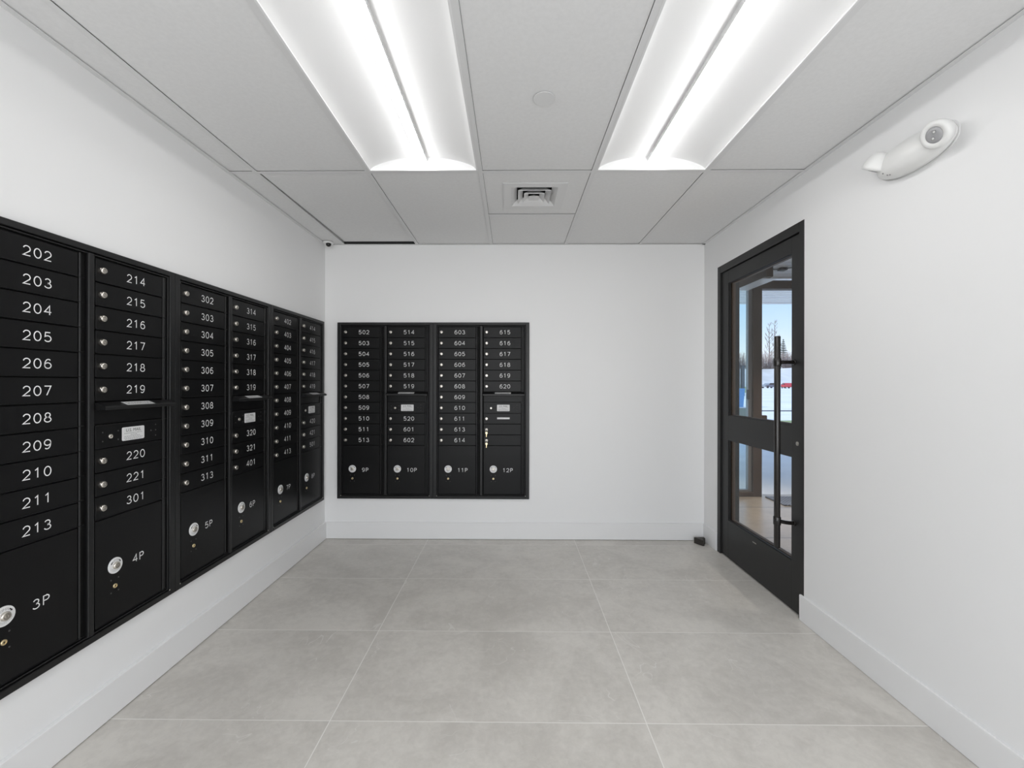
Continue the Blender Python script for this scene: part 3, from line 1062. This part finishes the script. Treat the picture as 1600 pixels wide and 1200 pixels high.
RIM = [(0.0475, -0.010), (0.0485, 0.0), (0.0475, 0.006), (0.042, 0.0105), (0.0285, 0.0115), (0.0275, 0.0085)]
head((-0.072, -0.152, -0.014), (-0.90, -0.14, -0.40), [(0.030, -0.045), (0.041, -0.030)] + RIM)
head((-0.058, 0.124, 0.000), (-0.12, 0.50, -0.86), [(0.0, -0.062), (0.020, -0.058), (0.034, -0.044), (0.043, -0.025)] + RIM)
# test button, pilot light and small print on the lower face
mb = MB()
def on_body(y, v):
    return body(math.acos(-y / EL_A) / PI, v)
for y, v in ((0.082, 0.66), (0.068, 0.74), (0.058, 0.76)):
    p = on_body(y, v)
    mb.lathe([(0.0030, -0.001), (0.0030, 0.0012), (0, 0.0014)], m_ink_g, p, p - Vector((0, y, 0.0)), 12)
mb.build('test_buttons', el)

# ------------------------------------------------------------------ door stop on the floor in the corner
mb = MB()
P = [(1.466, 3.545), (1.508, 3.476), (1.524, 3.484), (1.516, 3.515), (1.545, 3.520), (1.548, 3.553)]
mb.prism([(x, y, 0.0005) for x, y in P], (0, 0, 0.047), m_rubber)
o_ = mb.build('door_stop')
tag(o_, 'small dark bronze door stop on the floor tile in the corner beside the door', 'door stop')

# ------------------------------------------------------------------ vestibule beyond the door
VX0, VX1, VY0, VY1, VZ = XR + WT, 4.6, 1.1, 5.0, 2.475
mb = MB()
mb.box((VX0, VY0, -0.05), (VX1, VY1 + 0.12, -0.0005), m_vfloor)
structure(mb, 'floor_vestibule')
mb = MB()
mb.box((VX0 - 0.10, YB + WT, 0), (VX0, VY1 + 0.1, 2.80), m_vwall)
mb.box((VX0, VY0 - 0.1, 0), (VX1, VY0, 2.80), m_vwall)
mb.box((VX1, VY0 - 0.1, 0), (VX1 + 0.1, VY1 + 0.1, 2.80), m_vwall)
structure(mb, 'wall_vestibule')
mb = MB()
y = VY0
pw = 0.115
while y < VY1:
    y1 = min(y + pw, VY1)
    mb.box((VX0, y + 0.006, VZ), (VX1, y1 - 0.006, VZ + 0.015), m_plank)
    y += pw
mb.box((VX0, VY0, VZ + 0.012), (VX1, VY1, VZ + 0.02), m_seam)
structure(mb, 'ceiling_vestibule')

# two warm fill lights added out of view at the ceiling to brighten the vestibule
for lx, ly in ((3.0, 2.6), (2.95, 4.2)):
    dl = bpy.data.lights.new('vestibule_fill', 'AREA')
    dl.shape = 'DISK'
    dl.size = 0.16
    dl.energy = 10.0
    dl.spread = 1.35
    dl.color = (1.0, 0.91, 0.80)
    dlo = bpy.data.objects.new('vestibule_fill', dl)
    COL.objects.link(dlo)
    dlo.location = (lx, ly, VZ - 0.004)

# bronze storefront: sidelight, post and header, open doorway beside it
wn = thing('window_1', 'bronze storefront with a sidelight beside the open outer doorway', None, (2.2, VY1, 0), 0, None, 'structure')
o = Vector((2.2, VY1, 0))
def wbox(mb, a, b, m, bev=0.0):
    mb.box(tuple(Vector(a) - o), tuple(Vector(b) - o), m, bev)
mb = MB()
wbox(mb, (2.737, VY1, 0), (2.835, VY1 + 0.11, 2.363), m_bronze, 0.003)
wbox(mb, (VX0, VY1, 2.363), (VX1, VY1 + 0.11, 2.458), m_bronze, 0.003)
wbox(mb, (VX0, VY1, 0.0), (2.737, VY1 + 0.11, 0.052), m_bronze, 0.003)
wbox(mb, (VX0, VY1, 0.052), (2.02, VY1 + 0.11, 2.363), m_bronze, 0.003)
wbox(mb, (4.45, VY1, 0.0), (VX1, VY1 + 0.11, 2.363), m_bronze, 0.003)
fr = mb.build('frame', wn)
mb = MB()
wbox(mb, (2.694, VY1 + 0.030, 0.052), (2.737, VY1 + 0.080, 2.363), m_alu)
wbox(mb, (2.02, VY1 + 0.030, 0.052), (2.694, VY1 + 0.080, 0.075), m_alu)
mb.build('sash', wn)
mb = MB()
wbox(mb, (2.02, VY1 + 0.052, 0.075), (2.694, VY1 + 0.058, 2.363), m_glass_t)
tag(mb.build('glass_pane', wn), 'tinted sidelight glass')
mb = MB()
wbox(mb, (2.672, VY1 + 0.000, 1.105), (2.695, VY1 + 0.028, 1.215), m_kerb, 0.002)
mb.build('latch', wn)
mb = MB()
wbox(mb, (2.836, VY1 + 0.02, 0.868), (2.908, VY1 + 0.06, 0.924), m_bronze, 0.008)
mb.build('push_bar', wn)

op = thing('door_operator', 'bronze box of an automatic door opener under the vestibule ceiling', 'door opener', (2.545, 4.68, 2.340))
mb = MB()
mb.box((-0.036, -0.32, 0.004), (0.036, 0.318, 0.134), m_bronze, 0.003)
mb.build('housing', op)
mb = MB()
mb.box((-0.034, -0.26, 0.0), (0.120, 0.318, 0.004), m_soffit)
tag(mb.build('cover_plate', op), 'pale metal underside plate')

jb = thing('junction_box', 'small black junction box with cables on the vestibule ceiling', 'junction box', (2.775, 4.53, VZ))
mb = MB()
mb.box((-0.035, -0.035, -0.028), (0.035, 0.035, -0.0005), m_ink, 0.004)
mb.build('housing', jb)
for P in ([(-0.03, 0, -0.014), (-0.06, 0.02, -0.012), (-0.085, 0.04, -0.006)], [(0.02, -0.03, -0.014), (0.02, -0.14, -0.03), (0.05, -0.24, -0.008), (0.06, -0.36, -0.006)]):
    mb = MB()
    mb.tube(P, 0.006, m_ink, 8)
    mb.build('cable', jb)

mb = MB()
mb.box((2.86, 4.63, 0.0), (4.40, 4.985, 0.012), m_mat, 0.003)
tag(mb.build('entrance_mat'), 'dark blue-grey ribbed entrance mat in the outer doorway', 'mat')

# ------------------------------------------------------------------ outdoors
mb = MB()
n = 26
prof = []
for k in range(n):
    y = 5.15 + k * 0.165
    prof += [(y, 3.0), (y + 0.10, 3.0), (y + 0.11, 3.035), (y + 0.155, 3.035)]
for (ya, za), (yb, zb) in zip(prof, prof[1:]):
    mb.quad([(-2, ya, za), (12, ya, za), (12, yb, zb), (-2, yb, zb)], m_soffit)
mb.box((-2, 5.1, 3.06), (12, 9.45, 3.30), m_soffit)
mb.box((-2, 9.35, 2.985), (12, 9.45, 3.06), m_soffit)
structure(mb, 'roof_canopy')
mb = MB()
mb.box((-30, 5.12, -0.06), (60, 12.6, -0.004), m_walk)
structure(mb, 'pavement')
mb = MB()
mb.box((-30, 12.6, -0.06), (60, 15.4, 0.0), m_grass)
structure(mb, 'lawn')
mb = MB()
mb.box((-30, 15.4, -0.06), (60, 20.4, -0.002), m_walk)
structure(mb, 'sidewalk')
mb = MB()
mb.box((-30, 20.4, -0.06), (60, 20.9, 0.02), m_kerb)
structure(mb, 'kerb')
mb = MB()
mb.box((-60, 20.9, -0.08), (260, 150, -0.02), m_snow)
structure(mb, 'ground')
mb = MB()
mb.grid(lambda u, v: Vector((-40 + 300 * u, 148 + 14 * v, -0.02 + 7.0 * v ** 0.8 + 0.5 * math.sin(u * 40))), 40, 6, m_bank)
mb.quad([(-40, 162, 6.5), (260, 162, 6.5), (260, 330, 7), (-40, 330, 7)], m_bank)
structure(mb, 'hill')
mb = MB()
mb.grid(lambda u, v: Vector((14 + 20.5 * u, 62 + 10 * v, -0.02 + 1.7 * math.sin(v * PI / 2))), 10, 6, m_grass)
mb.quad([(14, 72, 1.68), (34.5, 72, 1.68), (34.5, 90, 1.68), (14, 90, 1.68)], m_grass)
structure(mb, 'terrain')

# low concrete wall, blue bin and lamp posts seen through the sidelight
mb = MB()
mb.box((7.0, 15.6, 0), (8.75, 15.9, 0.42), m_alu, 0.02)
tag(mb.build('low_wall'), 'low grey wall beyond the storefront sidelight', 'wall')
bn = thing('recycling_bin', 'blue upright bin on the snowy lot seen through the sidelight', 'bin', (12.5, 24.5, -0.02))
m_blue = mat('blue plastic', (0.12, 0.30, 0.58), 0.4)
mb = MB()
mb.prism([(-0.22, -0.25, 0.0), (0.22, -0.25, 0.0), (0.28, -0.3, 0.95), (-0.28, -0.3, 0.95)], (0, 0.55, 0), m_blue)
mb.build('body', bn)
mb = MB()
mb.box((-0.30, -0.33, 0.95), (0.30, 0.30, 1.03), m_blue, 0.02)
mb.build('lid', bn)
for (x, y, h_, lab) in ((23.55, 46.0, 3.4, 'dark slim post on the grass slope, nearer the sidelight edge'), (24.05, 46.0, 3.1, 'thick dark post on the grass slope, nearer the storefront mullion')):
    mb = MB()
    mb.box((-0.16, -0.16, 0), (0.16, 0.16, h_), m_kerb, 0.02)
    mb.box((-0.2, -0.2, h_), (0.2, 0.2, h_ + 0.08), m_kerb, 0.02)
    tag(mb.build('wooden_post', None, (x, y, -0.02)), lab, 'post', 'posts on the slope')

# cars far across the lot
def car(x, y, rot, col, label):
    r = thing('car', label, 'car', (x, y, -0.02), rot, 'cars parked across the lot')
    mc = mat('car paint ' + str(len(bpy.data.materials)), col, 0.25)
    side = [(-2.2, 0.35), (-2.25, 0.75), (-1.9, 0.95), (-1.2, 1.0), (-0.6, 1.42), (0.8, 1.45), (1.6, 1.0), (2.15, 0.9), (2.25, 0.6), (2.2, 0.35)]
    mb = MB()
    mb.prism([(px, -0.88, pz) for px, pz in side], (0, 1.76, 0), mc)
    mb.build('body', r)
    for sy in (-0.885, 0.875):
        mb = MB()
        mb.prism([(-1.05, sy, 1.02), (-0.52, sy, 1.36), (0.74, sy, 1.38), (1.35, sy, 1.02)], (0, 0.01, 0), m_domeblk)
        mb.build('side_window', r)
    for sx2 in (-1.4, 1.4):
        for sy in (-0.9, 0.72):
            mb = MB()
            mb.cyl((sx2, sy, 0.33), (sx2, sy + 0.18, 0.33), 0.33, m_ink, 18)
            mb.build('wheel', r)
    return r
car(71.2, 122.0, 0.25, (0.25, 0.28, 0.32), 'dark grey car parked across the snowy lot beside the brown mullion')
car(76.2, 124.5, 0.1, (0.80, 0.82, 0.85), 'white car parked across the snowy lot behind the pull handle')
car(73.6, 118.0, 1.3, (0.55, 0.05, 0.06), 'red car parked across the snowy lot beside the white car')

# trees beyond the bank
def bare_tree(x, h, seed, label):
    y, z = 166 + 14.0 * seed, 6.9
    x, h = x * y / 172, h * y / 172
    r = thing('bare_tree', label, 'tree', (x, y, z), 0, 'bare trees above the bank')
    rnd = random.Random(seed)
    mb = MB()
    mb.tube([(0, 0, 0), (0.2, 0, h * 0.4), (0.0, 0, h * 0.75), (0.15, 0, h)], [0.24, 0.17, 0.10, 0.03], m_bark, 6)
    mb.build('trunk', r)
    mb = MB()
    for k in range(26):
        z0 = h * rnd.uniform(0.25, 0.95)
        a = rnd.uniform(0, 2 * PI)
        l_ = (h - z0) * 0.17 + 0.8
        p1 = Vector((0.1 + l_ * 0.5 * math.cos(a), l_ * 0.5 * math.sin(a), z0 + l_ * 0.5))
        p2 = Vector((0.1 + l_ * 0.8 * math.cos(a), l_ * 0.8 * math.sin(a), z0 + l_ * 1.2))
        mb.tube([(0.1, 0, z0), p1, p2], [0.07, 0.045, 0.02], m_bark, 5)
        for j in range(3):
            a2 = a + rnd.uniform(-1.2, 1.2)
            mb.tube([p1, p1 + Vector((l_ * 0.35 * math.cos(a2), l_ * 0.35 * math.sin(a2), l_ * 0.5))], [0.05, 0.02], m_bark, 4)
    mb.build('branches', r)
for x, h_, sd, lab in ((100.2, 18.5, 1, 'tall bare tree above the bank, nearest the brown mullion'), (102.3, 20.0, 2, 'tallest bare tree above the bank')):
    bare_tree(x, h_, sd, lab)
sp = thing('spruce_tree', 'dark spruce tree on the bank behind the pull handle', 'tree', (105.4, 171.5, 6.9))
mb = MB()
mb.cyl((0, 0, 0), (0, 0, 12), 0.22, m_bark, 8, 0.03)
mb.build('trunk', sp)
mb = MB()
rnd = random.Random(9)
for k in range(16):
    z0 = 1.2 + k * 0.68
    rr = 3.0 * (1 - k / 16.5)
    for j in range(19):
        a = j * 2 * PI / 19 + rnd.uniform(-0.2, 0.2)
        l_ = rr * rnd.uniform(0.75, 1.1)
        mb.tube([(0, 0, z0), (l_ * 0.5 * math.cos(a), l_ * 0.5 * math.sin(a), z0 - 0.1), (l_ * math.cos(a), l_ * math.sin(a), z0 - 0.25)], [0.20, 0.17, 0.05], m_needle, 5)
mb.build('crown', sp)
mb = MB()
rnd = random.Random(11)
for k in range(1500):
    x = rnd.uniform(80, 125)
    y = rnd.uniform(162.5, 167)
    h_ = rnd.uniform(2.0, 6.5)
    mb.tube([(x, y, 6.5), (x + rnd.uniform(-0.8, 0.8), y, 6.9 + h_)], [0.07, 0.03], m_brush, 3)
tag(mb.build('undergrowth'), 'brown leafless brush along the top of the bank', 'undergrowth', None, 'stuff')
